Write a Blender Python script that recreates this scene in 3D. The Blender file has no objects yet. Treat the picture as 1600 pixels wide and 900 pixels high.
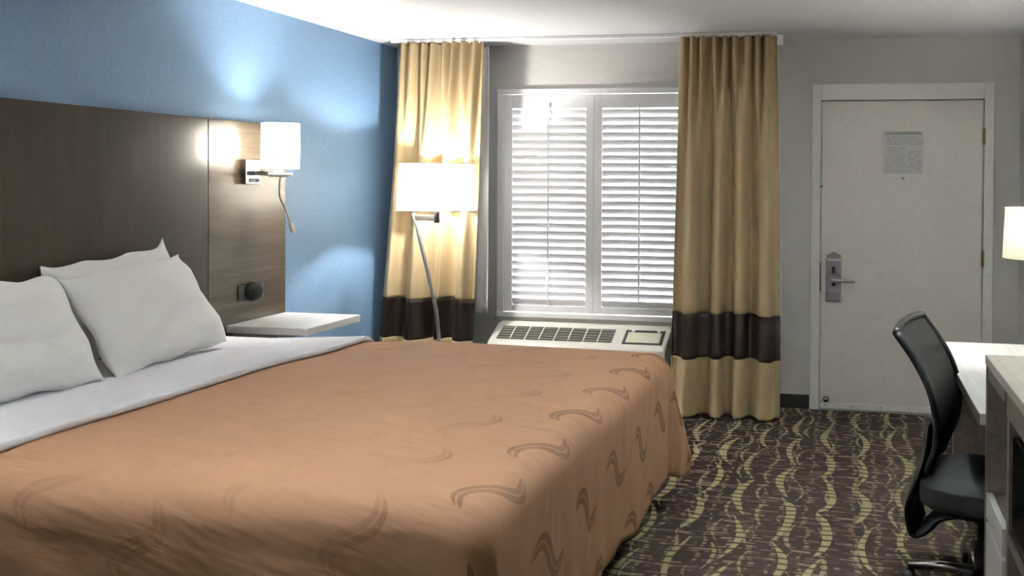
import bpy, bmesh, math, random
from mathutils import Vector, Matrix
random.seed(7)
scene = bpy.context.scene
COL = scene.collection
PI = math.pi

# ------------------------------------------------------------------ camera
cam = bpy.data.cameras.new('camera'); camo = bpy.data.objects.new('camera', cam); COL.objects.link(camo)
F_PX, PX, PY = 1350.0, 1103.09, 300.15
cam.sensor_width = 36.0; cam.sensor_fit = 'HORIZONTAL'; cam.lens = F_PX / 1600 * 36
cam.shift_x = (800 - PX) / 1600; cam.shift_y = (PY - 450) / 1600
cam.clip_start = 0.02
def cam_axes(yaw, pit, rol):
    fw = Vector((-math.sin(yaw)*math.cos(pit), math.cos(yaw)*math.cos(pit), -math.sin(pit)))
    r = Vector((math.cos(yaw), math.sin(yaw), 0)); u = r.cross(fw)
    return fw, r*math.cos(rol)+u*math.sin(rol), -r*math.sin(rol)+u*math.cos(rol)
_f, _r, _u = cam_axes(0.1664, 0.0124, 0.0073)
camo.matrix_world = Matrix(((_r.x, _u.x, -_f.x, 3.2165), (_r.y, _u.y, -_f.y, -5.7479), (_r.z, _u.z, -_f.z, 1.5009), (0, 0, 0, 1)))
scene.camera = camo

# ------------------------------------------------------------------ world, light, exposure
world = bpy.data.worlds.new('overcast_sky'); scene.world = world; world.use_nodes = True
bg = world.node_tree.nodes['Background']; bg.inputs[0].default_value = (0.93, 0.97, 1.0, 1); bg.inputs[1].default_value = 3.2
vs = scene.view_settings
vs.view_transform = 'Standard'; vs.look = 'None'; vs.gamma = 1.0; vs.use_curve_mapping = False; vs.exposure = 1.6
P_SCONCE, P_FLOOR, P_DESK, P_CEIL_FILL, P_ENTRY_FILL = 17.0, 20.0, 9.0, 860.0, 460.0  # ceiling and entry powers feed the added, unseen fill lights
WARM = (1.0, 0.965, 0.93); COOL = (0.82, 0.92, 1.0); NEUT = (1.0, 0.98, 0.96)

# ------------------------------------------------------------------ node helpers
def srgb(r, g, b):
    f = lambda c: (c/255)/12.92 if c <= 10 else (((c/255)+0.055)/1.055)**2.4
    return (f(r), f(g), f(b), 1.0)
class S:
    """a node socket with arithmetic"""
    def __init__(s, nt, k): s.nt, s.k = nt, k
    def _m(s, op, *o):
        n = s.nt.nodes.new('ShaderNodeMath'); n.operation = op
        for i, x in enumerate((s,)+o):
            if isinstance(x, S): s.nt.links.new(x.k, n.inputs[i])
            else: n.inputs[i].default_value = x
        return S(s.nt, n.outputs[0])
    def __add__(s, o): return s._m('ADD', o)
    def __sub__(s, o): return s._m('SUBTRACT', o)
    def __mul__(s, o): return s._m('MULTIPLY', o)
    def __truediv__(s, o): return s._m('DIVIDE', o)
    def fl(s): return s._m('FLOOR')
    def fr(s): return s._m('FRACT')
    def ab(s): return s._m('ABSOLUTE')
    def sin(s): return s._m('SINE')
    def lt(s, o): return s._m('LESS_THAN', o)
    def gt(s, o): return s._m('GREATER_THAN', o)
    def mx(s, o): return s._m('MAXIMUM', o)
    def mn(s, o): return s._m('MINIMUM', o)
    def pw(s, o): return s._m('POWER', o)
    def step(s, lo, hi):
        n = s.nt.nodes.new('ShaderNodeMapRange'); n.interpolation_type = 'SMOOTHSTEP'
        s.nt.links.new(s.k, n.inputs[0]); n.inputs[1].default_value = lo; n.inputs[2].default_value = hi
        return S(s.nt, n.outputs[0])
class Mat:
    def __init__(s, name, color=(0.8, 0.8, 0.8, 1), rough=0.5, metal=0.0, **kw):
        s.m = bpy.data.materials.new(name); s.m.use_nodes = True; s.nt = s.m.node_tree
        s.b = s.nt.nodes['Principled BSDF']
        s.set('Base Color', color); s.set('Roughness', rough); s.set('Metallic', metal)
        for k, v in kw.items(): s.set(k.replace('_', ' '), v)
    def set(s, k, v):
        i = s.b.inputs[k]
        if isinstance(v, S): s.nt.links.new(v.k, i)
        else: i.default_value = v
    def coord(s, kind='Object'):
        n = s.nt.nodes.new('ShaderNodeTexCoord'); return S(s.nt, n.outputs[kind])
    def xyz(s, v):
        n = s.nt.nodes.new('ShaderNodeSeparateXYZ'); s.nt.links.new(v.k, n.inputs[0])
        return [S(s.nt, o) for o in n.outputs]
    def vec(s, x, y, z=0.0):
        n = s.nt.nodes.new('ShaderNodeCombineXYZ')
        for i, a in enumerate((x, y, z)):
            if isinstance(a, S): s.nt.links.new(a.k, n.inputs[i])
            else: n.inputs[i].default_value = a
        return S(s.nt, n.outputs[0])
    def scale(s, v, sc):
        n = s.nt.nodes.new('ShaderNodeMapping'); s.nt.links.new(v.k, n.inputs[0]); n.inputs['Scale'].default_value = sc
        return S(s.nt, n.outputs[0])
    def noise(s, v, scale=5, detail=3, rough=0.5, dist=0.0):
        n = s.nt.nodes.new('ShaderNodeTexNoise'); s.nt.links.new(v.k, n.inputs['Vector'])
        n.inputs['Scale'].default_value = scale; n.inputs['Detail'].default_value = detail
        n.inputs['Roughness'].default_value = rough; n.inputs['Distortion'].default_value = dist
        return S(s.nt, n.outputs[0])
    def white(s, v):
        n = s.nt.nodes.new('ShaderNodeTexWhiteNoise'); n.noise_dimensions = '1D'; s.nt.links.new(v.k, n.inputs['W'])
        return S(s.nt, n.outputs['Value'])
    def ramp(s, f, stops):
        n = s.nt.nodes.new('ShaderNodeValToRGB'); s.nt.links.new(f.k, n.inputs[0]); e = n.color_ramp.elements
        while len(e) < len(stops): e.new(0.5)
        for el, (p, c) in zip(e, stops): el.position = p; el.color = c
        return S(s.nt, n.outputs[0])
    def mix(s, f, a, b):
        n = s.nt.nodes.new('ShaderNodeMix'); n.data_type = 'RGBA'
        for i, x in ((0, f), (6, a), (7, b)):
            if isinstance(x, S): s.nt.links.new(x.k, n.inputs[i])
            else: n.inputs[i].default_value = x
        return S(s.nt, n.outputs[2])
    def bump(s, h, strength=0.3, dist=0.005):
        n = s.nt.nodes.new('ShaderNodeBump'); s.nt.links.new(h.k, n.inputs['Height'])
        n.inputs['Strength'].default_value = strength; n.inputs['Distance'].default_value = dist
        s.nt.links.new(n.outputs[0], s.b.inputs['Normal']); return s

M = {}
def plain(name, rgb, rough=0.5, metal=0.0, var=0.03, **kw):
    """a plain colour with faint procedural mottling"""
    m = Mat(name, srgb(*rgb), rough, metal, **kw)
    n = m.noise(m.coord(), 30, 3)
    c = srgb(*rgb)
    lo = tuple(x*(1-var) for x in c[:3])+(1,); hi = tuple(min(1, x*(1+var)) for x in c[:3])+(1,)
    m.set('Base Color', m.ramp(n, [(0.3, lo), (0.7, hi)]))
    M[name] = m.m; return m
plain('white_paint', (236, 236, 238), 0.35)
plain('frame_paint', (238, 237, 235), 0.4)
plain('door_paint', (234, 228, 224), 0.45)
plain('black_rubber', (18, 16, 16), 0.6, Specular_IOR_Level=0.1)
plain('black_plastic', (11, 11, 12), 0.45, Specular_IOR_Level=0.25)
plain('black_gloss', (10, 10, 11), 0.12)
plain('chrome', (205, 205, 210), 0.22, 1.0)
plain('brushed_nickel', (172, 168, 165), 0.35, 1.0)
plain('brass', (160, 140, 95), 0.4, 1.0)
plain('lock_metal', (178, 174, 184), 0.38, 0.75)
plain('dark_slot', (22, 22, 24), 0.6)
plain('grey_strip', (140, 138, 138), 0.5)
plain('ac_plastic', (226, 222, 213), 0.42)
plain('ac_dark', (62, 60, 56), 0.6)
plain('ac_slat', (150, 147, 138), 0.5)
plain('ac_label', (214, 212, 190), 0.5)
plain('white_laminate', (225, 224, 222), 0.35)
plain('outlet_grey', (58, 60, 58), 0.5)
plain('gooseneck', (196, 186, 170), 0.4, 0.3)
plain('bed_base', (46, 36, 32), 0.8)
plain('concrete', (190, 188, 182), 0.9)
plain('old_mark', (150, 134, 118), 0.6)
plain('usb_black', (16, 16, 18), 0.4)

def wall_mat(name, rgb, scale, strength, rough=0.7, stretch=(1, 1, 1), bd=0.004):
    m = Mat(name, srgb(*rgb), rough); v = m.scale(m.coord(), stretch)
    a = m.noise(v, scale, 4, 0.6); c = srgb(*rgb)
    m.set('Base Color', m.ramp(a, [(0.3, tuple(x*0.93 for x in c[:3])+(1,)), (0.7, tuple(min(1, x*1.06) for x in c[:3])+(1,))]))
    m.bump(a, strength, bd); M[name] = m.m
wall_mat('blue_wall', (108, 139, 170), 55, 0.8, 0.5)
wall_mat('grey_wall', (202, 199, 195), 60, 0.25, 0.75, (0.25, 1, 2.5))
wall_mat('ceiling_white', (218, 218, 218), 75, 1.0, 0.9, bd=0.008)

def wood(name, c1, c2, axis, rough=0.35, sc=1.0):
    m = Mat(name, srgb(*c1), rough)
    st = [14*sc, 14*sc, 14*sc]; st[axis] = 0.9*sc
    v = m.scale(m.coord(), st)
    a = m.noise(v, 1.6, 5, 0.65, 0.6); b = m.noise(v, 9, 2)
    f = a*0.75 + b*0.25
    mid = tuple((x+y)/2 for x, y in zip(c1, c2))
    m.set('Base Color', m.ramp(f, [(0.3, srgb(*c1)), (0.5, srgb(*mid)), (0.68, srgb(*c2))]))
    m.bump(b, 0.08, 0.002); M[name] = m.m
wood('headboard_upright_grain', (34, 26, 19), (54, 44, 34), 2, 0.28)
wood('headboard_level_grain', (56, 48, 38), (82, 71, 58), 1, 0.26)
wood('dresser_wood', (92, 80, 74), (126, 112, 104), 1, 0.4)
wood('dresser_top_wood', (176, 168, 158), (208, 202, 194), 1, 0.35)
wood('desk_top_white', (214, 213, 211), (238, 238, 236), 1, 0.3)
wood('nightstand_white', (204, 202, 200), (230, 229, 227), 1, 0.35)

# woven cloths
def cloth(name, rgb, rough=0.8, sheen=0.2, wscale=(260, 260, 260), bump=0.15, wrinkle=0.0, wr_scale=4, stretch=(1, 1, 1)):
    m = Mat(name, srgb(*rgb), rough); m.set('Sheen Weight', sheen*0.3); m.set('Specular IOR Level', 0.18)
    o = m.coord(); w = m.noise(m.scale(o, wscale), 1, 2); big = m.noise(m.scale(o, stretch), wr_scale, 3, 0.5, 0.4)
    c = srgb(*rgb)
    m.set('Base Color', m.ramp(w, [(0.3, tuple(x*0.93 for x in c[:3])+(1,)), (0.7, tuple(min(1, x*1.05) for x in c[:3])+(1,))]))
    m.bump(w*bump + big*wrinkle, 0.5, 0.02); M[name] = m.m; return m
cloth('pillow_white', (238, 238, 237), 0.85, 0.1, bump=0.02, wrinkle=2.6, wr_scale=4, stretch=(1, 0.7, 1.4))
cloth('sheet_white', (234, 234, 241), 0.85, 0.1, bump=0.02, wrinkle=2.0, wr_scale=5, stretch=(1.5, 0.6, 1))
cloth('curtain_gold', (174, 154, 119), 0.42, 0.3, (60, 60, 500), 0.10, 0.12, 6, (3, 3, 0.6))
cloth('curtain_brown', (30, 19, 15), 0.5, 0.05, (60, 60, 500), 0.10, 0.1, 6, (3, 3, 0.6))
cloth('curtain_lining', (242, 242, 246), 0.8, 0.1, (60, 60, 400), 0.1)
cloth('chair_mesh', (12, 12, 13), 0.6, 0.0, (700, 700, 700), 0.3)
cloth('chair_fabric', (14, 14, 15), 0.85, 0.0, (500, 500, 500), 0.3)

# lamp shades: white cloth that lets light through
def shade(name, rgb, trans):
    m = bpy.data.materials.new(name); m.use_nodes = True; nt = m.node_tree; nt.nodes.clear()
    out = nt.nodes.new('ShaderNodeOutputMaterial'); mx = nt.nodes.new('ShaderNodeMixShader')
    d = nt.nodes.new('ShaderNodeBsdfDiffuse'); t = nt.nodes.new('ShaderNodeBsdfTranslucent')
    tc = nt.nodes.new('ShaderNodeTexCoord'); mp = nt.nodes.new('ShaderNodeMapping'); mp.inputs['Scale'].default_value = (200, 200, 30)
    n = nt.nodes.new('ShaderNodeTexNoise'); r = nt.nodes.new('ShaderNodeValToRGB')
    nt.links.new(tc.outputs['Object'], mp.inputs[0]); nt.links.new(mp.outputs[0], n.inputs[0]); nt.links.new(n.outputs[0], r.inputs[0])
    c = srgb(*rgb); r.color_ramp.elements[0].color = tuple(x*0.95 for x in c[:3])+(1,); r.color_ramp.elements[1].color = c
    nt.links.new(r.outputs[0], d.inputs[0]); nt.links.new(r.outputs[0], t.inputs[0])
    mx.inputs[0].default_value = trans
    nt.links.new(d.outputs[0], mx.inputs[1]); nt.links.new(t.outputs[0], mx.inputs[2]); nt.links.new(mx.outputs[0], out.inputs[0])
    M[name] = m
shade('shade_white', (245, 242, 232), 0.5)
shade('shade_cream', (206, 204, 180), 0.05)
def bulbmat():
    m = Mat('bulb_glass', (1, 1, 1, 1), 0.3); m.set('Emission Color', (1.0, 0.94, 0.82, 1)); m.set('Emission Strength', 12.0)
    n = m.noise(m.coord(), 5); m.set('Base Color', m.ramp(n, [(0, (0.95, 0.95, 0.95, 1)), (1, (1, 1, 1, 1))])); M['bulb'] = m.m
bulbmat()
def glassmat():
    m = Mat('window_glass', (1, 1, 1, 1), 0.02); m.set('Transmission Weight', 1.0); m.set('IOR', 1.02)
    n = m.noise(m.coord(), 3); m.set('Base Color', m.ramp(n, [(0, (0.97, 0.98, 0.98, 1)), (1, (1, 1, 1, 1))])); M['glass'] = m.m
glassmat()

def carpet():
    m = Mat('patterned_carpet', srgb(50, 40, 37), 0.95); m.set('Specular IOR Level', 0.03); x, y, z = m.xyz(m.coord())
    wob = m.noise(m.vec(x*2.0, y*2.0), 1.5, 1) - 0.5
    def crescents(pitch, length, half, bulge, off, seed):
        xs = x + off; c = (xs/pitch).fl(); xl = ((xs/pitch).fr() - 0.5)*pitch
        par = ((c/2.0).fr()*4.0 - 1.0)                       # -1, 1 by column
        v = y/length + m.white(c + seed) + wob*0.35
        row = v.fl(); fv = v.fr() - 0.5
        k = (fv*fv)*(-4.0) + 1.0
        flip = (m.white(row*7.31 + c*3.7 + seed) - 0.35).gt(0.0)*2.0 - 1.0
        jit = (m.white(row*3.17 + c*1.9 + seed + 5.0) - 0.5)*pitch*0.25
        cx = par*flip*(k - 0.5)*bulge + jit
        w = k.mx(0.0).pw(0.75)*half*(m.white(row*5.1 + c*2.3 + seed)*0.6 + 0.7)
        return (w - (xl - cx).ab()).step(-0.002, 0.003)
    big = crescents(0.19, 0.48, 0.017, 0.06, 0.03, 1.0)
    mid = crescents(0.15, 0.26, 0.009, 0.035, 0.11, 11.0)
    sml = crescents(0.105, 0.13, 0.010, 0.02, 0.07, 23.0)
    # short broken dashes and dark weft lines running across
    wy = y + (m.noise(m.vec(x*1.3, y*1.3), 2.0, 1) - 0.5)*0.10 + x*0.06
    r1 = wy*36.0; rows = r1.fl()
    dash = m.noise(m.vec(x*11.0, rows*5.37), 1.0, 1).step(0.50, 0.55)*(r1.fr() - 0.32).step(0.0, 0.1)
    dash2 = m.noise(m.vec(x*5.0 + 3.0, rows*2.11), 1.0, 1).step(0.52, 0.58)
    l1 = (wy + (m.noise(m.vec(x*0.7, y*0.8 + 4.0), 2.0, 1) - 0.5)*0.08)*19.0
    line = (l1.fr()*(-1.0) + 0.30).step(0.0, 0.06)*m.noise(m.vec(x*1.1, l1.fl()*3.3), 1.0, 1).step(0.36, 0.44)
    base = m.mix(dash2*0.6, srgb(31, 21, 18), srgb(46, 35, 31))
    base = m.mix(dash*(dash2*0.6 + 0.4), base, srgb(104, 90, 80))
    c1 = m.mix(sml*((r1.fr() - 0.3).step(0.0, 0.1)), base, srgb(106, 98, 80))
    c2 = m.mix(mid, c1, srgb(116, 109, 85))
    c3 = m.mix(big, c2, srgb(130, 123, 93))
    c4 = m.mix(line*0.9, c3, srgb(25, 15, 14))
    pile = m.noise(m.coord(), 420, 2)
    fin = m.mix(pile*0.25, c4, srgb(30, 24, 21))
    m.set('Base Color', fin); m.bump(pile, 0.5, 0.004); M['carpet'] = m.m
carpet()

def spreadmat():
    m = Mat('bedspread_brown', srgb(178, 134, 102), 0.7); m.set('Specular IOR Level', 0.15)
    uv = m.coord('UV'); s, t, _ = m.xyz(uv)
    PS, PT = 0.285, 0.345
    cs = ((s - 2.35)/PS + 0.5); col = cs.fl()
    a0 = (cs.fr() - 0.5)*PS
    ct = ((t + 3.74)/PT + 0.5) + col*0.42
    b0 = (ct.fr() - 0.5)*PT
    ca, sa = 0.49, 0.872          # long axis of a motif
    a = a0*ca + b0*sa; b = a0*sa - b0*ca
    q = a/0.105; q2 = q*q
    curve = (q - q2*q)*0.08
    slope = (q2*(-3.0) + 1.0)*0.76
    k = (q2*q2)*(-0.62) + 1.0
    half = k.mx(0.0).pw(0.7)*0.025
    d = (b - curve).ab()/(slope*slope + 1.0).pw(0.5)
    mot = (half - d).step(-0.0015, 0.002)
    rib = (d*(-1.0) + 0.003).step(-0.0008, 0.0008)
    mot = (mot - rib*0.85).mx(0.0)
    fade = m.noise(m.vec(s, t), 1.2, 1).step(0.3, 0.75)*0.18 + s.step(2.05, 2.25)*0.75 + 0.04 + (t*(-1.0)).step(3.78, 3.9)*0.18
    weave = m.noise(m.vec(s*300.0, t*900.0), 1, 2)
    wr = m.noise(m.vec(s*1.0 - t*0.5, t*3.2 + s*1.0), 2.0, 3, 0.5, 0.15)
    wr2 = m.noise(m.vec(s*2.5, t*11.0 + s*3.0), 1.5, 3, 0.5, 0.2)
    base = m.mix(weave*0.5, srgb(150, 114, 88), srgb(138, 103, 78))
    m.set('Base Color', m.mix(mot*fade, base, srgb(100, 71, 50)))
    m.set('Roughness', 0.7)
    m.bump(wr*0.9 + wr2*0.22 + weave*0.01 + mot*0.006, 0.7, 0.035); M['spread'] = m.m
spreadmat()

def noticemat():
    m = Mat('printed_notice', srgb(214, 212, 210), 0.3)
    x, y, z = m.xyz(m.coord())       # local metres, x across, z up
    lines = (z*95.0).fr().lt(0.5)
    words = m.noise(m.vec(x*120.0, (z*95.0).fl()*3.7), 1.0, 1).step(0.42, 0.48)
    head = z.gt(0.265)*z.lt(0.283)*x.gt(0.02)*x.lt(0.255)
    top = z.gt(0.195)*z.lt(0.26)*x.gt(0.025)*x.lt(0.26)
    left = z.gt(0.015)*z.lt(0.185)*x.gt(0.025)*x.lt(0.15)
    right = z.gt(0.03)*z.lt(0.165)*x.gt(0.165)*x.lt(0.25)*m.noise(m.vec(x*60.0, z*60.0), 1.0, 1).gt(0.5)
    f = (head*0.9 + (top*0.75 + left*0.6)*lines*words + right*0.35).mn(1.0)
    m.set('Base Color', m.mix(f, srgb(212, 210, 209), srgb(150, 151, 155))); M['notice'] = m.m
noticemat()

# ------------------------------------------------------------------ mesh helpers
def worldoff(o):
    v = Vector((0, 0, 0))
    while o: v += o.location; o = o.parent
    return v
def obj(name, bm, mat, parent=None, smooth=False, local=False):
    """bm in world coordinates (or the parent's, with local=True) -> one mesh object"""
    if parent is not None and not local:
        bmesh.ops.translate(bm, verts=bm.verts, vec=-worldoff(parent))
    bmesh.ops.recalc_face_normals(bm, faces=bm.faces)
    me = bpy.data.meshes.new(name); bm.to_mesh(me); bm.free()
    me.materials.append(M[mat])
    if smooth:
        for p in me.polygons: p.use_smooth = True
    o = bpy.data.objects.new(name, me); COL.objects.link(o); o.parent = parent
    return o
def dupe(o, loc, parent):
    c = o.copy(); COL.objects.link(c); c.location = loc; c.parent = parent; return c
def tag(o, label, cat, group=None):
    o['label'] = label; o['category'] = cat
    if group: o['group'] = group
    return o
def thing(name, label, cat, loc=(0, 0, 0), group=None, rz=0.0):
    o = bpy.data.objects.new(name, None); COL.objects.link(o); o.empty_display_size = 0.05
    o.location = loc; o.rotation_euler = (0, 0, rz); return tag(o, label, cat, group)
def struct(name, bm, mat, smooth=False):
    o = obj(name, bm, mat, None, smooth); o['kind'] = 'structure'; return o
def structempty(name, loc):
    o = bpy.data.objects.new(name, None); COL.objects.link(o); o.location = loc; o['kind'] = 'structure'; return o
def B(): return bmesh.new()
def box(bm, x0, x1, y0, y1, z0, z1, bev=0.0, seg=2):
    r = bmesh.ops.create_cube(bm, size=1.0); vs_ = r['verts']
    for v in vs_:
        v.co = Vector(((x0+x1)/2 + v.co.x*(x1-x0), (y0+y1)/2 + v.co.y*(y1-y0), (z0+z1)/2 + v.co.z*(z1-z0)))
    if bev > 0:
        es = list({e for v in vs_ for e in v.link_edges})
        bmesh.ops.bevel(bm, geom=es, offset=bev, segments=seg, affect='EDGES', profile=0.5)
    return bm
def bx(*a, **k): return box(B(), *a, **k)
def lathe(bm, prof, cx=0, cy=0, cz=0, n=40, closed=False):
    rings = []
    for r, z in prof:
        if r < 1e-6: rings.append([bm.verts.new((cx, cy, cz+z))])
        else: rings.append([bm.verts.new((cx+r*math.cos(2*PI*i/n), cy+r*math.sin(2*PI*i/n), cz+z)) for i in range(n)])
    pairs = list(zip(rings, rings[1:])) + ([(rings[-1], rings[0])] if closed else [])
    for a, b in pairs:
        for i in range(n):
            j = (i+1) % n
            if len(a) == 1 and len(b) == 1: continue
            if len(a) == 1: bm.faces.new((a[0], b[i], b[j]))
            elif len(b) == 1: bm.faces.new((a[i], a[j], b[0]))
            else: bm.faces.new((a[i], a[j], b[j], b[i]))
    return bm
def tube(bm, pts, r, n=10, cap=True):
    pts = [Vector(p) for p in pts]; rr = r if isinstance(r, (list, tuple)) else [r]*len(pts)
    rings = []; up = None
    for i, p in enumerate(pts):
        d = (pts[min(i+1, len(pts)-1)] - pts[max(i-1, 0)]).normalized()
        if up is None: up = Vector((0, 0, 1)) if abs(d.z) < 0.9 else Vector((1, 0, 0))
        s = d.cross(up).normalized(); up = s.cross(d).normalized()
        rings.append([bm.verts.new(p + (s*math.cos(2*PI*k/n) + up*math.sin(2*PI*k/n))*rr[i]) for k in range(n)])
    for a, b in zip(rings, rings[1:]):
        for k in range(n): bm.faces.new((a[k], a[(k+1) % n], b[(k+1) % n], b[k]))
    if cap: bm.faces.new(rings[0]); bm.faces.new(rings[-1])
    return bm
def grid(bm, nu, nv, fn, uvfn=None, wrap_u=False):
    V = [[bm.verts.new(fn(i/(nu), j/(nv))) for j in range(nv+1)] for i in range(nu+1)]
    lay = bm.loops.layers.uv.verify() if uvfn else None
    for i in range(nu):
        for j in range(nv):
            f = bm.faces.new((V[i][j], V[i+1][j], V[i+1][j+1], V[i][j+1]))
            if lay:
                for l, (a, b) in zip(f.loops, ((i, j), (i+1, j), (i+1, j+1), (i, j+1))): l[lay].uv = uvfn(a/nu, b/nv)
    return bm
def prism(bm, prof, x0, x1):
    """(y, z) outline pushed along x"""
    a = [bm.verts.new((x0, y, z)) for y, z in prof]; b = [bm.verts.new((x1, y, z)) for y, z in prof]
    n = len(prof); bm.faces.new(a); bm.faces.new(b)
    for i in range(n): bm.faces.new((a[i], a[(i+1) % n], b[(i+1) % n], b[i]))
    return bm
def spline(pts, n):
    """catmull-rom through points"""
    P = [Vector(p) for p in pts]; P = [P[0]*2-P[1]] + P + [P[-1]*2-P[-2]]; out = []
    for i in range(1, len(P)-2):
        for k in range(n):
            t = k/n; a, b, c, d = P[i-1:i+3]
            out.append(0.5*((2*b) + (c-a)*t + (2*a-5*b+4*c-d)*t*t + (3*b-a-3*c+d)*t**3))
    return out + [P[-2]]
def solid(o, t, off=0.0):
    md = o.modifiers.new('thickness', 'SOLIDIFY'); md.thickness = t; md.offset = off
def lamp_light(name, loc, power, color, radius, parent):
    l = bpy.data.lights.new(name, 'POINT'); l.energy = power; l.color = color; l.shadow_soft_size = radius
    o = bpy.data.objects.new(name, l); COL.objects.link(o); o.location = Vector(loc) - worldoff(parent); o.parent = parent
    return o

# ------------------------------------------------------------------ room shell
RX, FY, H, T = 4.272, -7.3, 2.44, 0.14
struct('floor', bx(-0.14, RX+0.14, FY-0.14, T, -0.1, 0), 'carpet')
struct('ceiling', bx(-0.14, RX+0.14, FY-0.14, T, H, H+0.1), 'ceiling_white')
struct('wall_left', bx(-0.14, 0, FY, T, 0, H), 'blue_wall')
struct('wall_right', bx(RX, RX+0.14, FY, T, 0, H), 'grey_wall')
struct('wall_front', bx(-0.14, RX+0.14, FY-0.14, FY, 0, H), 'grey_wall')
WX0, WX1, WZ0, WZ1 = 0.82, 2.125, 0.575, 2.105     # window opening
DX0, DX1, DZ1 = 3.015, 4.057, 2.04                 # door opening
bm = B()
for a in ((0, WX0, 0, H), (WX0, WX1, 0, WZ0), (WX0, WX1, WZ1, H), (WX1, DX0, 0, H), (DX0, DX1, DZ1, H), (DX1, RX, 0, H)):
    box(bm, a[0], a[1], 0, T, a[2], a[3])
struct('wall_back', bm, 'grey_wall')
struct('baseboard_back', bx(0, 2.955, -0.012, 0, 0, 0.092, bev=0.003), 'black_rubber')
struct('baseboard_corner', bx(4.115, RX, -0.012, 0, 0, 0.092, bev=0.003), 'black_rubber')
struct('baseboard_right', bx(RX-0.012, RX, FY, -0.012, 0, 0.092, bev=0.003), 'black_rubber')
struct('baseboard_left', bx(0, 0.012, FY, -0.012, 0, 0.092, bev=0.003), 'black_rubber')
struct('walkway_outside', bx(-3, 8, T, 3.5, -0.15, -0.02), 'concrete')

# ------------------------------------------------------------------ window with shutters
win = structempty('window_1', ((WX0+WX1)/2, 0, WZ0))
obj('frame_head', bx(0.773, 2.165, -0.03, 0, 2.098, 2.134, bev=0.004), 'white_paint', win)
obj('frame_sill', bx(0.773, 2.165, -0.03, 0, 0.545, 0.578, bev=0.004), 'white_paint', win)
obj('frame_jamb', bx(0.773, 0.822, -0.03, 0, 0.578, 2.098, bev=0.004), 'white_paint', win)
obj('frame_jamb', bx(2.12, 2.165, -0.03, 0, 0.578, 2.098, bev=0.004), 'white_paint', win)
obj('pane', bx(WX0, WX1, 0.095, 0.099, WZ0, WZ1), 'glass', win)
obj('mullion', bx(1.46, 1.49, 0.08, 0.115, WZ0, WZ1), 'white_paint', win)
bm = B(); box(bm, 0.765, 0.785, -0.06, -0.03, 0.525, 0.545, bev=0.003)
obj('catch', bm, 'grey_strip', win)

SP, NS, SW, TILT = 0.0525, 26, 0.0635, math.radians(59)
slat_mesh = None
def shutter(x0, x1, label):
    global slat_mesh
    t = thing('window_shutter', label, 'shutter', ((x0+x1)/2, -0.01, 0.583), 'white plantation shutters')
    st = 0.056; ya, yb = -0.022, 0.006
    obj('stile', bx(x0, x0+st, ya, yb, 0.583, 2.094, bev=0.003), 'white_paint', t)
    obj('stile', bx(x1-st, x1, ya, yb, 0.583, 2.094, bev=0.003), 'white_paint', t)
    zb = 0.650
    obj('rail', bx(x0+st, x1-st, ya+0.002, yb-0.002, 0.583, zb-0.022, bev=0.003), 'white_paint', t)
    ztop = zb + NS*SP - 0.016
    obj('rail', bx(x0+st, x1-st, ya+0.002, yb-0.002, ztop, 2.094, bev=0.003), 'white_paint', t)
    w = (x1-x0)/2 - st - 0.002
    for i in range(NS):
        z = zb + i*SP
        if slat_mesh is None:
            bm = B(); prof = []
            for k in range(12):
                a = 2*PI*k/12; y = SW/2*math.cos(a); zz = 0.0048*math.sin(a)*(1-0.25*math.cos(a)**2)
                prof.append((y*math.cos(TILT)+zz*math.sin(TILT), -y*math.sin(TILT)+zz*math.cos(TILT)))
            prism(bm, prof, -w, w)
            o = obj('slat', bm, 'white_paint', t, True, local=True); slat_mesh = o
            o.location = (0, 0.004, z-0.583)
            md = o.modifiers.new('edge', 'EDGE_SPLIT'); md.split_angle = math.radians(60)
        else:
            dupe(slat_mesh, (0, 0.004, z-0.583), t)
    xc = (x0+x1)/2
    obj('tilt_rod', bx(xc-0.005, xc+0.005, -0.036, -0.026, zb-0.005, ztop+0.03, bev=0.002), 'white_paint', t)
    for z in (0.72, 1.96):
        obj('hinge', bx(*((x0-0.004, x0+0.006) if x0 < 1 else (x1-0.006, x1+0.004)), -0.027, -0.022, z-0.03, z+0.03), 'white_paint', t)
shutter(0.825, 1.471, 'white louvred shutter panel on the window half nearer the floor lamp')
shutter(1.473, 2.119, 'white louvred shutter panel partly hidden by the gold curtain beside the door')

# ------------------------------------------------------------------ door
door = structempty('door_1', (3.536, 0, 0))
leaf = obj('door_leaf', bx(3.024, 4.047, 0.006, 0.05, 0.006, 2.033, bev=0.002), 'door_paint', door)
for a in ((2.958, 3.018, 0, 2.145), (4.053, 4.113, 0, 2.145)):
    obj('casing', bx(a[0], a[1], -0.018, 0.0, a[2], a[3], bev=0.004), 'frame_paint', door)
obj('casing', bx(3.018, 4.053, -0.018, 0.0, 2.04, 2.145, bev=0.004), 'frame_paint', door)
obj('stop', bx(DX0, 3.04, 0.052, 0.14, 0, DZ1), 'frame_paint', door)
obj('stop', bx(4.032, DX1, 0.052, 0.14, 0, DZ1), 'frame_paint', door)
obj('stop', bx(3.04, 4.032, 0.052, 0.14, 2.018, DZ1), 'frame_paint', door)
obj('threshold', bx(DX0, DX1, -0.02, 0.14, 0.0, 0.005), 'grey_strip', door)
obj('sweep', bx(3.028, 4.043, -0.004, 0.006, 0.008, 0.045, bev=0.002), 'frame_paint', leaf)
for x in (3.06, 3.24, 3.42, 3.6, 3.78, 3.96):
    bm = B(); bmesh.ops.create_uvsphere(bm, u_segments=8, v_segments=5, radius=0.005)
    bmesh.ops.translate(bm, verts=bm.verts, vec=(x, -0.005, 0.03)); obj('screw', bm, 'grey_strip', leaf, True)
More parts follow.
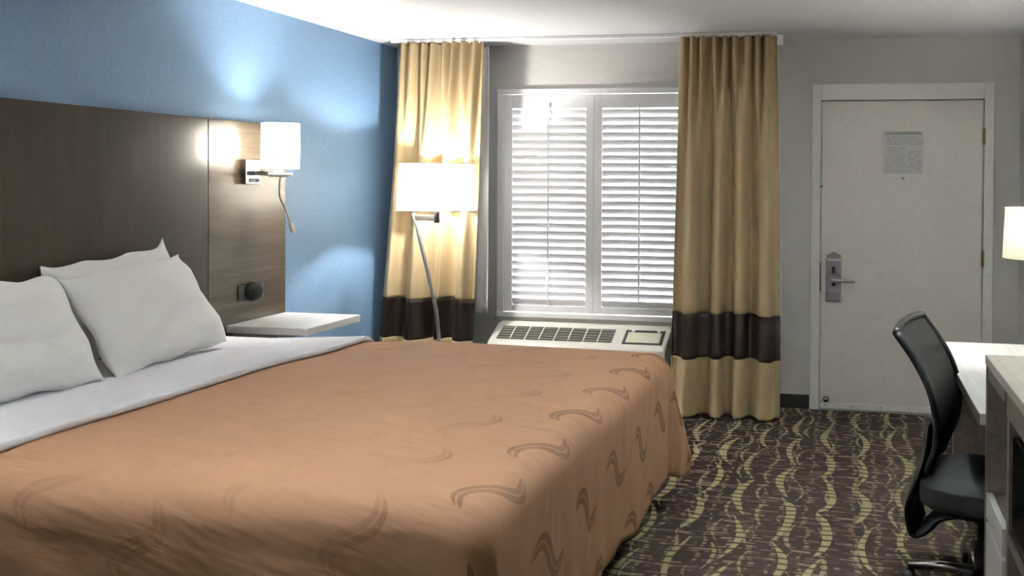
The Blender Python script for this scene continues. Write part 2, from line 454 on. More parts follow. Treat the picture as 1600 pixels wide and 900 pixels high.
def ring_y(bm, x, y, z, r, depth, n=20):
    """disc facing -y"""
    lathe(bm, [(0, 0), (r, 0), (r*0.94, depth), (0, depth)], 0, 0, 0, n)
    bmesh.ops.rotate(bm, verts=bm.verts, matrix=Matrix.Rotation(PI/2, 3, 'X'))
    bmesh.ops.translate(bm, verts=bm.verts, vec=(x, y, z)); return bm
st_ = obj('doorstop', ring_y(B(), 3.066, -0.001, 0.07, 0.021, 0.02), 'outlet_grey', leaf, True)
obj('cap', ring_y(B(), 3.066, -0.0215, 0.07, 0.011, 0.006), 'chrome', st_, True)
lk = obj('lock_plate', bx(3.056, 3.160, -0.018, 0.0055, 0.715, 1.0, bev=0.006), 'lock_metal', leaf)
obj('lower_cover', bx(3.064, 3.152, -0.024, -0.0175, 0.722, 0.79, bev=0.004), 'lock_metal', lk)
obj('upper_cover', bx(3.064, 3.152, -0.024, -0.0175, 0.895, 0.99, bev=0.004), 'lock_metal', lk)
bm = B(); v = [bm.verts.new(p) for p in ((3.062, 0.003, 1.005), (3.155, 0.003, 1.005), (3.155, 0.003, 1.02), (3.11, 0.003, 1.045), (3.062, 0.003, 1.02))]
bm.faces.new(v); r_ = bmesh.ops.extrude_face_region(bm, geom=list(bm.faces))
bmesh.ops.translate(bm, verts=[q for q in r_['geom'] if isinstance(q, bmesh.types.BMVert)], vec=(0, -0.006, 0))
obj('old_lock_mark', bm, 'old_mark', lk)
obj('thumb_turn', bx(3.099, 3.115, -0.045, -0.024, 0.905, 0.945, bev=0.003), 'black_plastic', lk)
obj('turn_knob', ring_y(B(), 3.108, -0.024, 0.953, 0.009, 0.014), 'chrome', lk, True)
obj('key_hole', ring_y(B(), 3.108, -0.0182, 0.83, 0.01, 0.004), 'black_plastic', lk, True)
bm = B(); tube(bm, [(3.104, -0.016, 0.862), (3.104, -0.045, 0.862), (3.109, -0.056, 0.862), (3.125, -0.06, 0.862), (3.18, -0.06, 0.860), (3.225, -0.056, 0.857), (3.245, -0.05, 0.856)],
               [0.014, 0.013, 0.013, 0.0125, 0.0115, 0.010, 0.008], 12)
obj('lever', bm, 'lock_metal', lk, True)
obj('strike_plate', bx(3.0185, 3.0235, -0.004, 0.04, 0.78, 0.97), 'black_plastic', door)
for z in (1.80, 1.02, 0.22):
    h = obj('hinge', bx(4.040, 4.058, -0.022, -0.0185, z-0.05, z+0.05), 'brass', door)
    obj('knuckle', tube(B(), [(4.050, -0.026, z-0.052), (4.050, -0.026, z+0.052)], 0.006, 10), 'brass', h, True)
lt = obj('night_latch', bx(2.972, 3.016, -0.038, -0.0185, 1.458, 1.503, bev=0.004), 'frame_paint', door)
obj('latch_hook', bx(3.004, 3.03, -0.034, -0.022, 1.468, 1.478), 'outlet_grey', lt)
obj('peephole', ring_y(B(), 3.549, 0.0055, 1.53, 0.0085, 0.008), 'chrome', leaf, True)

nt_ = thing('door_notice', 'small framed printed notice sheet taped to the entry door', 'notice', (3.41, 0.005, 1.548))
obj('sheet', bx(0.006, 0.268, -0.004, -0.001, 0.006, 0.294), 'notice', nt_, local=True)
bm = B()
for a in ((0, 0.276, 0, 0.008), (0, 0.276, 0.292, 0.30), (0, 0.008, 0.008, 0.292), (0.268, 0.276, 0.008, 0.292)):
    box(bm, a[0], a[1], -0.007, -0.0005, a[2], a[3], bev=0.0015)
obj('holder_frame', bm, 'frame_paint', nt_, local=True)

# ------------------------------------------------------------------ curtain track and curtains
trk = thing('curtain_track', 'white metal curtain track fixed to the ceiling above the window', 'curtain track', (1.45, -0.34, H))
obj('rail', bx(0.15, 2.74, -0.357, -0.323, H-0.022, H-0.001, bev=0.003), 'white_paint', trk)
obj('end_cap', bx(2.74, 2.752, -0.36, -0.32, H-0.026, H-0.001, bev=0.003), 'white_paint', trk)
obj('wand_bracket', bx(2.752, 2.79, -0.345, -0.335, H-0.085, H-0.02, bev=0.003), 'white_paint', trk)

def curtain(name, label, top, bot, ztop, zb1, zb2, zhem, folds, seed, liner):
    rnd = random.Random(seed)
    ph = [rnd.uniform(0, 2*PI) for _ in range(8)]
    t = thing(name, label, 'curtain', ((bot[0]+bot[1])/2, -0.34, zhem), 'gold curtains with a brown band')
    def P(u, z):
        k = (ztop - z)/(ztop - zhem)                         # 0 top, 1 hem
        kk = min(1, k*1.15)
        x0 = top[0] + (bot[0]-top[0])*kk; x1 = top[1] + (bot[1]-top[1])*kk
        uu = u + 0.012*math.sin(2*PI*2*u + ph[0] + 2.0*k)*k
        nt, nb = folds
        e = max(0, 1 - k*2.6); e = e*e*(3-2*e)
        ft = math.sin(2*PI*nt*uu + ph[1] + 0.6*math.sin(2*PI*3*uu+ph[5]))
        fb = math.sin(2*PI*nb*uu + ph[2] + 0.9*k + 0.8*math.sin(2*PI*1.5*uu+ph[6]))
        fm = math.sin(2*PI*(nb*1.9)*uu + ph[3] - 0.8*k)
        sharp = lambda s: math.copysign(abs(s)**0.8, s)
        d = e*0.036*sharp(ft) + (1-e)*(0.056*sharp(fb) + 0.014*fm*(1-k*0.8)) + 0.006*math.sin(7*k+9*uu+ph[4])
        edge = min(1, min(u, 1-u)*9)
        d *= 0.35 + 0.65*edge
        x = x0 + (x1-x0)*uu + 0.008*math.sin(2*PI*nb*uu*2+ph[7])*k
        return Vector((x, -0.34 + d - 0.012*k, z))
    NU = 150
    def zband(u, z): return z + 0.006*math.sin(9*u + ph[0])
    def piece(nm, za, zb_, n, mat, curved=(False, False)):
        f = lambda i, j: P(i, (zband(i, za) if curved[0] else za)*(1-j) + (zband(i, zb_) if curved[1] else zb_)*j)
        o = obj(nm, grid(B(), NU, n, f), mat, t, True); solid(o, 0.004); return o
    piece('upper_cloth', ztop, zb1, 90, 'curtain_gold', (False, True))
    piece('brown_band', zb1, zb2, 14, 'curtain_brown', (True, True))
    piece('lower_cloth', zb2, zhem, 18, 'curtain_gold', (True, False))
    # header hooks
    for i in range(9):
        u = (i+0.5)/9; p = P(u, ztop)
        bm = B(); box(bm, p.x-0.006, p.x+0.006, -0.345, -0.335, ztop-0.01, H-0.0225, bev=0.002); obj('hook', bm, 'white_paint', t)
    # white lining behind
    l0, l1, lt0, lt1, lz = liner
    def L(u, v):
        z = (ztop-0.02)*(1-v) + lz*v; x = (lt0 + (l0-lt0)*v) + ((lt1-lt0) + ((l1-l0)-(lt1-lt0))*v)*u
        return Vector((x, -0.25 + 0.010*math.sin(2*PI*6*u+ph[3]), z))
    o = obj('lining', grid(B(), 60, 30, L), 'curtain_lining', t, True); solid(o, 0.003)
curtain('curtain', 'gold curtain with brown band hanging behind the floor lamp', (0.225, 0.81), (0.075, 0.735), 2.418, 0.70, 0.432, 0.015, (8, 3.6), 3, (0.20, 0.808, 0.3, 0.808, 0.602))
curtain('curtain', 'gold curtain with brown band hanging between the window and the door', (2.135, 2.755), (2.092, 2.795), 2.418, 0.665, 0.382, 0.015, (9, 4.3), 11, (2.2, 2.79, 2.2, 2.752, 0.60))

# ------------------------------------------------------------------ air conditioner under the window
ac = thing('air_conditioner', 'cream through-wall air conditioner under the shuttered window', 'air conditioner', (1.42, -0.16, 0.0))
AX0, AX1 = 0.812, 2.035
prof = [(-0.001, 0.06), (-0.001, 0.515), (-0.055, 0.518), (-0.085, 0.508), (-0.262, 0.418), (-0.285, 0.395), (-0.29, 0.36), (-0.29, 0.06)]
bm = prism(B(), prof, AX0, AX1)
bmesh.ops.bevel(bm, geom=[e for e in bm.edges if abs(e.verts[0].co.x-e.verts[1].co.x) < 1e-6], offset=0.008, segments=2, affect='EDGES')
obj('casing', bm, 'ac_plastic', ac)
obj('base', bx(AX0+0.03, AX1-0.03, -0.26, -0.002, 0.0, 0.06), 'ac_dark', ac)
sl = math.atan2(0.508-0.418, 0.262-0.085); SLL = math.hypot(0.09, 0.177)
def on_slope(bm, x0, x1, a, b, h0, h1, bev=0.0):
    """box on the sloping top: a..b metres down the slope, h metres above it"""
    tmp = len(bm.verts); bm.verts.ensure_lookup_table()
    old = set(bm.verts); box(bm, x0, x1, -b, -a, h0, h1, bev)
    vsn = [v for v in bm.verts if v not in old]
    bmesh.ops.rotate(bm, verts=vsn, matrix=Matrix.Rotation(sl, 3, 'X'))
    bmesh.ops.translate(bm, verts=vsn, vec=(0, -0.085, 0.508)); return bm
for i in range(4):
    x0 = 0.862 + i*0.203; x1 = x0 + 0.192
    g = obj('grille', on_slope(B(), x0, x1, 0.03, 0.172, 0.0005, 0.003), 'ac_dark', ac)
    for k in range(5):
        a = 0.038 + k*0.0275
        obj('slat', on_slope(B(), x0, x1, a+0.010, a+0.016, 0.003, 0.007), 'ac_slat', g)
    obj('rib', on_slope(B(), (x0+x1)/2-0.003, (x0+x1)/2+0.003, 0.03, 0.172, 0.003, 0.0085), 'ac_plastic', g)
bm = B()
for a in ((1.735, 1.755, 0.028, 0.18), (1.985, 2.005, 0.028, 0.18), (1.755, 1.985, 0.165, 0.18)):
    on_slope(bm, a[0], a[1], a[2], a[3], 0.0005, 0.004, 0.001)
obj('control_frame', bm, 'ac_dark', ac)
cf = obj('control_flap', on_slope(B(), 1.757, 1.983, 0.055, 0.164, 0.001, 0.006, 0.002), 'ac_label', ac)
obj('control_slot', on_slope(B(), 1.757, 1.983, 0.03, 0.053, 0.0008, 0.004), 'dark_slot', ac)
for x in (1.775, 1.95): obj('clip', on_slope(B(), x, x+0.022, 0.036, 0.05, 0.004, 0.009, 0.001), 'white_paint', ac)

# ------------------------------------------------------------------ floor lamp
def drum(bm, r0, r1, z0, z1, c, n=56, th=0.0025):
    """open shade, bottom radius r0, top radius r1"""
    return lathe(bm, [(r0, z0), (r1, z1)], c[0], c[1], 0, n)
LC = (0.628, -0.63)
fl = thing('floor_lamp', 'lit floor lamp with white drum shade and curved steel pole', 'lamp', (0.66, -0.63, 0))
obj('base', lathe(B(), [(0, 0), (0.15, 0), (0.15, 0.012), (0.142, 0.02), (0.02, 0.028), (0, 0.028)], 0.66, -0.63), 'brushed_nickel', fl, True)
pp = spline([(0.66, -0.63, 0.02), (0.655, -0.63, 0.3), (0.646, -0.63, 0.47), (0.62, -0.63, 0.69), (0.56, -0.63, 0.935), (0.468, -0.63, 1.285)], 6)
obj('pole', tube(B(), pp, 0.0115, 12), 'brushed_nickel', fl, True)
obj('arm', bx(0.478, 0.635, -0.64, -0.62, 1.238, 1.272, bev=0.003), 'brushed_nickel', fl)
sk = obj('socket', tube(B(), [(LC[0], LC[1], 1.225), (LC[0], LC[1], 1.38)], 0.019, 16), 'brushed_nickel', fl, True)
sh = obj('lamp_shade', drum(B(), 0.246, 0.226, 1.305, 1.60, LC), 'shade_white', fl, True)
for r, z in ((0.247, 1.306), (0.227, 1.599)):
    obj('rim', tube(B(), [(LC[0]+r*math.cos(a*PI/24), LC[1]+r*math.sin(a*PI/24), z) for a in range(49)], 0.003, 6, cap=False), 'white_paint', sh, True)
bm = B()
for a in (0.5, 0.5+2*PI/3, 0.5+4*PI/3):
    tube(bm, [(LC[0], LC[1], 1.37), (LC[0]+0.243*math.cos(a), LC[1]+0.243*math.sin(a), 1.312)], 0.002, 6)
obj('spider', bm, 'brushed_nickel', sh, True)
bm = B(); bmesh.ops.create_uvsphere(bm, u_segments=16, v_segments=10, radius=0.028); bmesh.ops.translate(bm, verts=bm.verts, vec=(LC[0], LC[1], 1.41))
obj('bulb', bm, 'bulb', fl, True)
lamp_light('floor_lamp_light', (LC[0], LC[1], 1.47), P_FLOOR, WARM, 0.03, fl)

# ------------------------------------------------------------------ headboard
hb = thing('headboard', 'tall brown wood-panel headboard fixed to the blue wall', 'headboard', (0.02, -2.9, 0.0))
obj('centre_panel', bx(0.0005, 0.04, -3.92, -1.893, 0.02, 1.80, bev=0.002), 'headboard_upright_grain', hb)
obj('side_panel', bx(0.0005, 0.038, -1.887, -1.289, 0.02, 1.80, bev=0.002), 'headboard_level_grain', hb)
obj('side_panel', bx(0.0005, 0.038, -4.53, -3.926, 0.02, 1.80, bev=0.002), 'headboard_level_grain', hb)
obj('seam', bx(0.0005, 0.034, -1.8925, -1.8875, 0.02, 1.795), 'dark_slot', hb)

ol = thing('outlet', 'dark wall outlet plate with round black plug on the headboard', 'outlet', (0.038, -1.58, 0.893))
obj('plate', bx(0.0385, 0.046, -1.679, -1.484, 0.852, 0.932, bev=0.003), 'outlet_grey', ol)
bm = B(); lathe(bm, [(0, 0), (0.05, 0), (0.052, 0.012), (0.045, 0.04), (0.03, 0.046), (0, 0.046)], 0, 0, 0, 28)
bmesh.ops.rotate(bm, verts=bm.verts, matrix=Matrix.Rotation(PI/2, 3, 'Y')); bmesh.ops.translate(bm, verts=bm.verts, vec=(0.046, -1.588, 0.893))
obj('plug', bm, 'black_plastic', ol, True)

# nightstand shelf
ns = thing('nightstand_shelf', 'white floating nightstand shelf on the headboard beside the bed', 'nightstand', (0.27, -1.53, 0.70))
obj('top', bx(0.0405, 0.505, -1.766, -1.292, 0.700, 0.738, bev=0.002), 'nightstand_white', ns)
obj('bracket', bx(0.0405, 0.30, -1.72, -1.34, 0.655, 0.6995, bev=0.002), 'grey_strip', ns)

# ------------------------------------------------------------------ wall sconces
def sconce(y0, label, cord):
    t = thing('wall_sconce', label, 'lamp', (0.04, y0, 1.53), 'headboard sconces')
    bp = obj('back_plate', bx(0.0405, 0.075, y0-0.055, y0+0.055, 1.468, 1.60, bev=0.004), 'chrome', t)
    obj('switch', bx(0.075, 0.079, y0-0.032, y0+0.018, 1.478, 1.500, bev=0.001), 'usb_black', bp)
    obj('socket', bx(0.075, 0.079, y0+0.026, y0+0.044, 1.479, 1.499, bev=0.001), 'usb_black', bp)
    obj('arm', bx(0.075, 0.215, y0-0.02, y0+0.02, 1.515, 1.54, bev=0.003), 'chrome', t)
    c = (0.225, y0+0.012)
    obj('cup', lathe(B(), [(0, 0), (0.055, 0.002), (0.06, 0.012), (0.058, 0.022), (0, 0.022)], c[0], c[1], 1.507), 'white_laminate', t, True)
    obj('stem', tube(B(), [(c[0], c[1], 1.527), (c[0], c[1], 1.61)], 0.014, 12), 'chrome', t, True)
    s = obj('lamp_shade', drum(B(), 0.0925, 0.0925, 1.552, 1.792, c), 'shade_white', t, True)
    bm = B()
    for a in (0.4, 0.4+2*PI/3, 0.4+4*PI/3):
        tube(bm, [(c[0], c[1], 1.60), (c[0]+0.091*math.cos(a), c[1]+0.091*math.sin(a), 1.565)], 0.0018, 6)
    obj('spider', bm, 'chrome', s, True)
    bm = B(); bmesh.ops.create_uvsphere(bm, u_segments=14, v_segments=8, radius=0.024); bmesh.ops.translate(bm, verts=bm.verts, vec=(c[0], c[1], 1.635))
    obj('bulb', bm, 'bulb', t, True)
    pts = spline([(c[0], c[1], 1.508), (c[0]-0.004, c[1]-0.004, 1.46), (c[0]-0.003, c[1]+0.0, 1.40), (c[0]+0.018, c[1]+0.02, 1.33), (c[0]+0.032, c[1]+0.035, 1.265)], 6)
    g = obj('gooseneck', tube(B(), pts, 0.0042, 8), 'gooseneck', t, True)
    e = pts[-1]; d = (pts[-1]-pts[-2]).normalized()
    obj('reading_head', tube(B(), [e, e+d*0.012, e+d*0.05, e+d*0.056], [0.006, 0.011, 0.0125, 0.009], 12), 'gooseneck', g, True)
    lamp_light('sconce_light', (c[0], c[1], 1.66), P_SCONCE, WARM, 0.045, t)
sconce(-1.605, 'lit headboard sconce with white drum shade and thin gooseneck reading light', True)
sconce(-4.22, 'second lit headboard sconce beyond the near edge of the bed', True)

# ------------------------------------------------------------------ bed
bed = thing('bed', 'king bed with dark base under the brown bedspread', 'bed', (1.2, -2.9, 0))
obj('base', bx(0.07, 2.30, -3.80, -2.0, 0.04, 0.36, bev=0.01), 'bed_base', bed)
obj('mattress', bx(0.06, 2.345, -3.83, -1.97, 0.362, 0.695, bev=0.05, seg=4), 'pillow_white', bed, True)
for x in (0.25, 2.1):
    for y in (-3.65, -2.15): obj('leg', bx(x-0.03, x+0.03, y-0.03, y+0.03, 0, 0.04), 'black_plastic', bed)

ZT, XL, YN, YF, RR = 0.735, 2.335, -3.81, -1.985, 0.085
def drape(s, t, off=0.0, fold=1.0):
    """flat cloth point (s along the bed, t across) laid on the bed and hung over its edges"""
    ex = max(0.0, s - XL); far = t > YF; ey = (t - YF) if far else max(0.0, YN - t)
    r = max(ex, ey); R = RR + off
    zt = ZT + off + 0.004*math.sin(3.1*s+1.3*t) + 0.003*math.sin(7.3*t+2.1*s) + 0.012*math.sin(PI*min(1, max(0, (t-YN)/(YF-YN))))
    zt -= 0.03*(1 - min(1.0, max(0.0, (s-0.45)/0.75)))
    if r <= 0: return Vector((s, t, zt))
    ang = math.atan2(ey, ex)
    arc = R*PI/2
    if r < arc: h = R*math.sin(r/R); v = R*(1-math.cos(r/R))
    else: h = R + 0.02*(r-arc); v = R + (r-arc)*0.995
    k = min(1.0, max(0.0, (r-0.06)/0.5))
    corner = math.sin(2*ang)**2
    per = t if ex >= ey else s
    h += fold*k*(0.012*math.sin(11*per+0.5+1.5*math.sin(3*per)) + 0.006*math.sin(29*per+1.0+3*math.sin(4*per)))*(1-corner*0.5)
    if far: h += fold*k*corner*0.13; v -= 0.0
    else: h += fold*k*corner*0.05
    v -= fold*k*0.02*math.sin(9*per+1.7)
    sg = 1 if far else -1
    return Vector((min(s, XL) + h*math.cos(ang), min(max(t, YN), YF) + sg*h*math.sin(ang), zt - v))
DROP = 0.60
S0, S1, T0, T1 = 0.70, XL+DROP, YN-DROP, YF+0.5
def sp(i, j): return drape(S0+(S1-S0)*i, T0+(T1-T0)*j)
o = obj('bedspread', grid(B(), 118, 156, sp, lambda i, j: (S0+(S1-S0)*i, T0+(T1-T0)*j)), 'spread', None, True); solid(o, 0.005, -1)
tag(o, 'brown bedspread with swirl leaf pattern draped over the bed', 'bedspread')

def foldx(t): return 0.845 + 0.10*(t+3.66)/1.85 + 0.006*math.sin(5*t) + 0.004*math.sin(13*t)
def sheet(i, j):
    t = (YN-0.45) + (YF+0.34-(YN-0.45))*j; L = 0.755; tot = L+0.09
    fx = foldx(t); d = i*tot
    if d < L: return drape(fx-L+d, t, 0.026, 0.3)
    rr = 0.012; a = (d-L)/rr
    if a < PI: p = drape(fx + rr*math.sin(a), t, 0.026-rr+rr*math.cos(a), 0.3); return p
    return drape(fx-(d-L-PI*rr), t, 0.0015, 0.3)
bm = B(); L_ = 0.755; tot_ = 0.845
us = [k/60*L_/tot_ for k in range(61)] + [(L_ + 0.012*PI*k/8)/tot_ for k in range(1, 9)] + [(L_+0.0378+0.01*k)/tot_ for k in range(1, 6)]
grid(bm, len(us)-1, 130, lambda i, j: sheet(us[round(i*(len(us)-1))], j))
o = obj('bed_sheet', bm, 'sheet_white', None, True); solid(o, 0.003)
tag(o, 'white top sheet folded back over the bedspread below the pillows', 'sheet')

def pillow(label, c, w, h, th, tilt, yaw=0.0, roll=0.0, seed=1, back=0.7, ear=0.0):
    rnd = random.Random(seed); ph = [rnd.uniform(0, 6.28) for _ in range(10)]
    rot = Matrix.Rotation(yaw, 3, 'Z') @ Matrix.Rotation(-tilt, 3, 'Y') @ Matrix.Rotation(roll, 3, 'X')
    bm = B(); n = 64
    def pt(u, v, side):
        au, av = abs(u), abs(v)
        X = w/2*u*(1 - 0.045*(1-v*v)*au**3); Z = h/2*v*(1 - 0.06*(1-u*u)*av**3)
        prof = max(0, (1-au**3.6))*max(0, (1-av**3.6)); T_ = th/2*prof**0.6
        w1 = abs(math.sin(3.4*u+2.6*v+ph[0]+0.8*math.sin(3*v+ph[5])))**3; w2 = abs(math.sin(5.5*v-2.4*u+ph[1]+0.7*math.sin(4*u+ph[6])))**4
        T_ += prof**0.5*(0.005*math.sin(5*u+3*v+ph[0]) + 0.008*w1*(1-v)/2 + 0.007*w2 - 0.006)
        ripple = 0.008*(au**6+av**6)*math.sin(11*u+7*v+ph[3])
        Z += 0.006*math.sin(9*u+ph[4])*av**4 + (ear*max(0, u)**10*max(0, v)**6)
        x = (T_ if side > 0 else -T_*back) + ripple
        return rot @ Vector((x, X, Z)) + Vector(c)
    F = [[bm.verts.new(pt(-1+2*i/n, -1+2*j/n, 1)) for j in range(n+1)] for i in range(n+1)]
    K = [[F[i][j] if i in (0, n) or j in (0, n) else bm.verts.new(pt(-1+2*i/n, -1+2*j/n, -1)) for j in range(n+1)] for i in range(n+1)]
    for i in range(n):
        for j in range(n):
            bm.faces.new((F[i][j], F[i+1][j], F[i+1][j+1], F[i][j+1])); bm.faces.new((K[i][j], K[i][j+1], K[i+1][j+1], K[i+1][j]))
    o = obj('pillow', bm, 'pillow_white', None, True); tag(o, label, 'pillow', 'white bed pillows')
pillow('white pillow propped at the back, its corner peaking above the others', (0.155, -2.545, 0.965), 0.66, 0.42, 0.10, math.radians(12), 0.0, math.radians(4), 5, 0.6, 0.03)
pillow('front white pillow leaning in the stack nearer the nightstand', (0.33, -2.575, 0.935), 0.655, 0.455, 0.15, math.radians(31), 0.0, math.radians(4), 2, 0.35)
pillow('white pillow cut off by the left edge of the photo', (0.33, -3.24, 0.935), 0.66, 0.46, 0.16, math.radians(31), 0.0, math.radians(-2), 9, 0.6)

# ------------------------------------------------------------------ desk, dresser, appliances
dk = thing('desk', 'white-topped desk against the right wall behind the office chair', 'desk', (3.95, -2.2, 0))
obj('top', bx(3.638, RX-0.002, -2.826, -1.53, 0.712, 0.75, bev=0.002), 'desk_top_white', dk)
obj('front_edge', bx(3.634, 3.6378, -2.826, -1.53, 0.713, 0.748), 'dresser_wood', dk)
obj('end_panel', bx(3.70, RX-0.002, -1.575, -1.54, 0, 0.7115, bev=0.002), 'dresser_wood', dk)
obj('modesty_panel', bx(RX-0.03, RX-0.013, -2.826, -1.5755, 0.35, 0.7115), 'dresser_wood', dk)

ds = thing('dresser', 'grey-brown wood cabinet with white drawer front at the right edge', 'cabinet', (3.95, -3.5, 0))
DY = [-2.832, -2.862, -3.165, -3.20, -3.83, -3.86]
obj('top', bx(3.652, RX-0.014, -3.865, -2.829, 0.914, 0.944, bev=0.002), 'dresser_top_wood', ds)
obj('side_panel', bx(3.655, RX-0.014, DY[1], DY[0], 0, 0.9135), 'dresser_wood', ds)
obj('divider', bx(3.665, RX-0.014, DY[3], DY[2], 0, 0.9135), 'dresser_wood', ds)
obj('side_panel', bx(3.655, RX-0.014, DY[5], DY[4], 0, 0.9135), 'dresser_wood', ds)
obj('back_panel', bx(RX-0.03, RX-0.0145, DY[4], DY[3], 0.05, 0.9135), 'dresser_wood', ds)
obj('back_panel', bx(RX-0.03, RX-0.0145, DY[2], DY[1], 0.05, 0.9135), 'dresser_wood', ds)
obj('rail', bx(3.657, 3.675, DY[2], DY[1], 0.872, 0.9135), 'dresser_wood', ds)
obj('rail', bx(3.657, 3.675, DY[4], DY[3], 0.842, 0.9135), 'dresser_wood', ds)
obj('shelf', bx(3.676, RX-0.031, DY[2], DY[1], 0.487, 0.507), 'dresser_wood', ds)
dr = obj('drawer', bx(3.655, 3.675, DY[2]+0.002, DY[1]-0.002, 0.425, 0.506, bev=0.0015), 'white_laminate', ds)
dd = obj('cabinet_door', bx(3.655, 3.675, DY[2]+0.002, DY[1]-0.002, 0.06, 0.412, bev=0.0015), 'white_laminate', ds)
obj('plinth', bx(3.685, 3.70, DY[2], DY[1], 0, 0.055), 'dresser_wood', ds)
obj('shelf', bx(3.665, RX-0.031, DY[4], DY[3], 0.475, 0.505), 'dresser_wood', ds)
obj('bottom', bx(3.665, RX-0.031, DY[4], DY[3], 0.03, 0.06), 'dresser_wood', ds)

mw = thing('microwave', 'black microwave in the open cabinet niche at the right edge', 'microwave', (3.9, -3.51, 0.5055))
obj('body', bx(3.69, 4.05, -3.79, -3.235, 0.515, 0.80, bev=0.006), 'black_plastic', mw)
d_ = obj('door', bx(3.668, 3.6895, -3.79, -3.235, 0.52, 0.797, bev=0.004), 'black_gloss', mw)
obj('trim', bx(3.663, 3.6675, -3.788, -3.237, 0.522, 0.534), 'chrome', d_)
for x in (3.75, 4.0):
    for y in (-3.74, -3.285): obj('foot', bx(x-0.015, x+0.015, y-0.015, y+0.015, 0.5055, 0.5148), 'black_rubber', mw)

# lamp on the right wall over the desk
dl = thing('wall_lamp', 'small lit wall lamp with cream shade over the white desk', 'lamp', (RX, -1.66, 1.17))
obj('back_plate', bx(RX-0.022, RX-0.0005, -1.715, -1.605, 1.08, 1.20, bev=0.004), 'brushed_nickel', dl)
obj('arm', bx(4.04, RX-0.022, -1.672, -1.648, 1.125, 1.147, bev=0.003), 'brushed_nickel', dl)
obj('stem', tube(B(), [(4.05, -1.66, 1.126), (4.05, -1.66, 1.222)], 0.012, 12), 'brushed_nickel', dl, True)
s_ = obj('lamp_shade', drum(B(), 0.152, 0.142, 1.165, 1.392, (4.05, -1.66)), 'shade_cream', dl, True)
bm = B()
for a in (0.4, 0.4+2*PI/3, 0.4+4*PI/3):
    tube(bm, [(4.05, -1.66, 1.215), (4.05+0.15*math.cos(a), -1.66+0.15*math.sin(a), 1.175)], 0.002, 6)
obj('spider', bm, 'brushed_nickel', s_, True)
bm = B(); bmesh.ops.create_uvsphere(bm, u_segments=14, v_segments=8, radius=0.026); bmesh.ops.translate(bm, verts=bm.verts, vec=(4.05, -1.66, 1.248))
obj('bulb', bm, 'bulb', dl, True)
lamp_light('desk_lamp_light', (4.05, -1.66, 1.30), P_DESK, NEUT, 0.025, dl)

# unseen fill lights added over bed and aisle, built as flush ceiling fixtures
def ceiling_fill_light(x, y, power, label):
    t = thing('ceiling_fill_light', label, 'fill light', (x, y, H), 'added fill lights')
    obj('pan', lathe(B(), [(0, 0), (0.17, 0), (0.17, -0.075), (0.163, -0.075), (0.163, -0.006), (0, -0.006)], x, y, H-0.0005), 'white_paint', t, True)
    obj('diffuser', lathe(B(), [(0.1625, -0.07), (0.13, -0.078), (0.07, -0.083), (0, -0.085)], x, y, H), 'shade_white', t, True)
    lamp_light('ceiling_fill_lamp', (x, y, H-0.04), power, COOL, 0.03, t)
ceiling_fill_light(1.85, -4.15, P_CEIL_FILL, 'added fill light in a round white ceiling pan above the near half of the bed')
ceiling_fill_light(3.5, -2.3, P_ENTRY_FILL, 'added fill light in a round white ceiling pan above the office chair and aisle')

# ------------------------------------------------------------------ office chair (local: faces +x)
ch = thing('office_chair', 'black office chair with curved mesh back at the white desk', 'chair', (3.70, -2.49, 0), rz=math.radians(-15))
prof_b = spline([(-0.285, 0, 0.985), (-0.235, 0, 0.89), (-0.19, 0, 0.78), (-0.165, 0, 0.66), (-0.165, 0, 0.56), (-0.185, 0, 0.47)], 6)
def back_pt(u, v):
    k = v*(len(prof_b)-1); i = min(int(k), len(prof_b)-2); p = prof_b[i].lerp(prof_b[i+1], k-i)
    wv = 0.255 - 0.015*math.cos(v*PI) - 0.0; wv = wv if v < 0.55 else wv*(1 - ((v-0.55)/0.45)**1.6*0.45)
    uu = 2*u-1
    return Vector((p.x + 0.045*uu*uu*(0.35+0.65*math.sin(PI*min(1, v*1.1))), uu*wv, p.z - 0.012*uu*uu*(1-v)))
o = obj('back_mesh', grid(B(), 24, 40, lambda i, j: back_pt(0.03+0.94*i, 0.02+0.96*j)), 'chair_mesh', ch, True, local=True); solid(o, 0.006)
loop = [back_pt(i/16, 0) for i in range(17)] + [back_pt(1, j/30) for j in range(1, 31)] + [back_pt(1-i/16, 1) for i in range(1, 17)] + [back_pt(0, 1-j/30) for j in range(1, 31)]
obj('back_frame', tube(B(), loop, 0.014, 10), 'black_plastic', ch, True, local=True)
sp_pts = spline([(-0.185, 0, 0.62), (-0.195, 0, 0.50), (-0.225, 0, 0.40), (-0.25, 0, 0.32), (-0.235, 0, 0.225), (-0.195, 0, 0.225), (-0.14, 0, 0.28), (-0.02, 0, 0.315)], 6)
bm = B(); ring = []
for i, p in enumerate(sp_pts):
    d = (sp_pts[min(i+1, len(sp_pts)-1)]-sp_pts[max(i-1, 0)]).normalized(); nn = Vector((d.z, 0, -d.x)); k = i/(len(sp_pts)-1)
    hw = 0.085 + 0.06*math.sin(PI*min(1, k*1.3)); ht = 0.022
    ring.append([bm.verts.new(p + nn*ht*math.sin(a) + Vector((0, hw*math.cos(a), 0))) for a in [2*PI*q/16 for q in range(16)]])
for a, b in zip(ring, ring[1:]):
    for q in range(16): bm.faces.new((a[q], a[(q+1) % 16], b[(q+1) % 16], b[q]))
bm.faces.new(ring[0]); bm.faces.new(ring[-1])
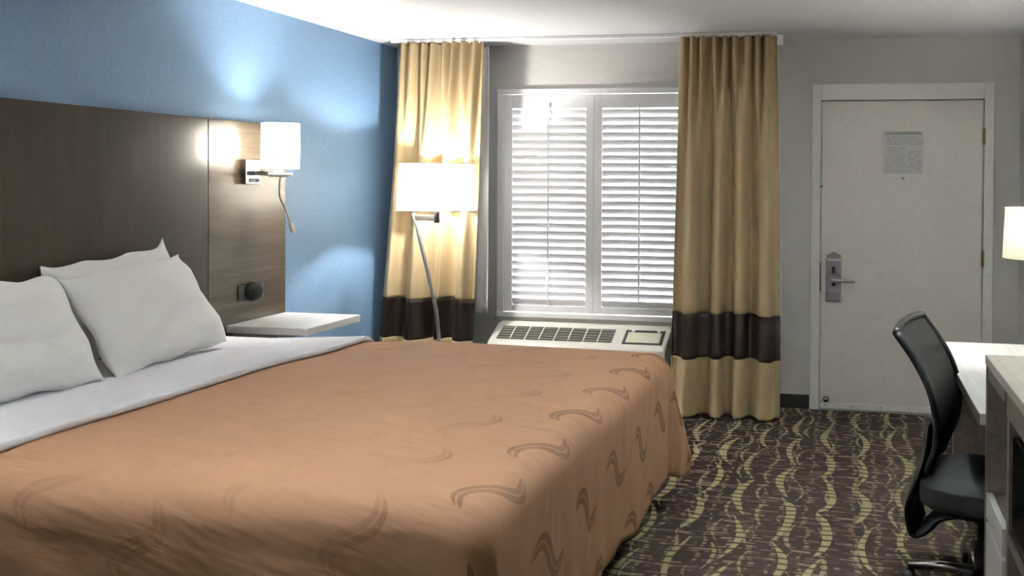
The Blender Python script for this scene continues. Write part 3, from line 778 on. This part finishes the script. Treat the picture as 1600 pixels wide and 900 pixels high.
obj('back_support', bm, 'black_plastic', ch, True, local=True)
bm = B()
def seat_pt(a, k, top):
    ex = 0.24*math.copysign(abs(math.cos(a))**0.55, math.cos(a))*k; ey = 0.25*math.copysign(abs(math.sin(a))**0.55, math.sin(a))*k
    z = (0.455 - 0.018*max(0, 1-k*k) - 0.03*k**6 + 0.012*(ey/0.25)**2) if top else (0.335 + 0.035*k**6)
    z -= 0.02*max(0, (ex-0.15)/0.1) if top else 0
    return Vector((0.03+ex, ey, z))
ks = [0.001, 0.3, 0.55, 0.75, 0.88, 0.96, 1.0]
rings = [[bm.verts.new(seat_pt(2*PI*q/48, k, True)) for q in range(48)] for k in ks] + [[bm.verts.new(seat_pt(2*PI*q/48, k, False)) for q in range(48)] for k in reversed(ks)]
for a, b in zip(rings, rings[1:]):
    for q in range(48): bm.faces.new((a[q], a[(q+1) % 48], b[(q+1) % 48], b[q]))
obj('seat', bm, 'chair_fabric', ch, True, local=True)
obj('mechanism', bx(-0.09, 0.11, -0.07, 0.07, 0.285, 0.338, bev=0.01), 'black_plastic', ch, local=True)
obj('column', tube(B(), [(0, 0, 0.06), (0, 0, 0.2), (0, 0, 0.201), (0, 0, 0.30)], [0.03, 0.03, 0.018, 0.018], 16), 'black_plastic', ch, True, local=True)
for k in range(5):
    a = 2*PI*k/5 + 0.62; c, s = math.cos(a), math.sin(a)
    lg = obj('leg', tube(B(), [(0.02*c, 0.02*s, 0.082), (0.14*c, 0.14*s, 0.078), (0.265*c, 0.265*s, 0.058)], [0.022, 0.018, 0.012], 10), 'chrome', ch, True, local=True)
    bm = B()
    for q in (-1, 1):
        px_, py_ = 0.265*c - s*0.016*q, 0.265*s + c*0.016*q
        tube(bm, [(px_-s*0.010, py_+c*0.010, 0.023), (px_+s*0.010, py_-c*0.010, 0.023)], 0.0225, 14)
    tube(bm, [(0.265*c, 0.265*s, 0.03), (0.265*c, 0.265*s, 0.066)], 0.007, 8)
    obj('caster', bm, 'black_plastic', lg, True, local=True)
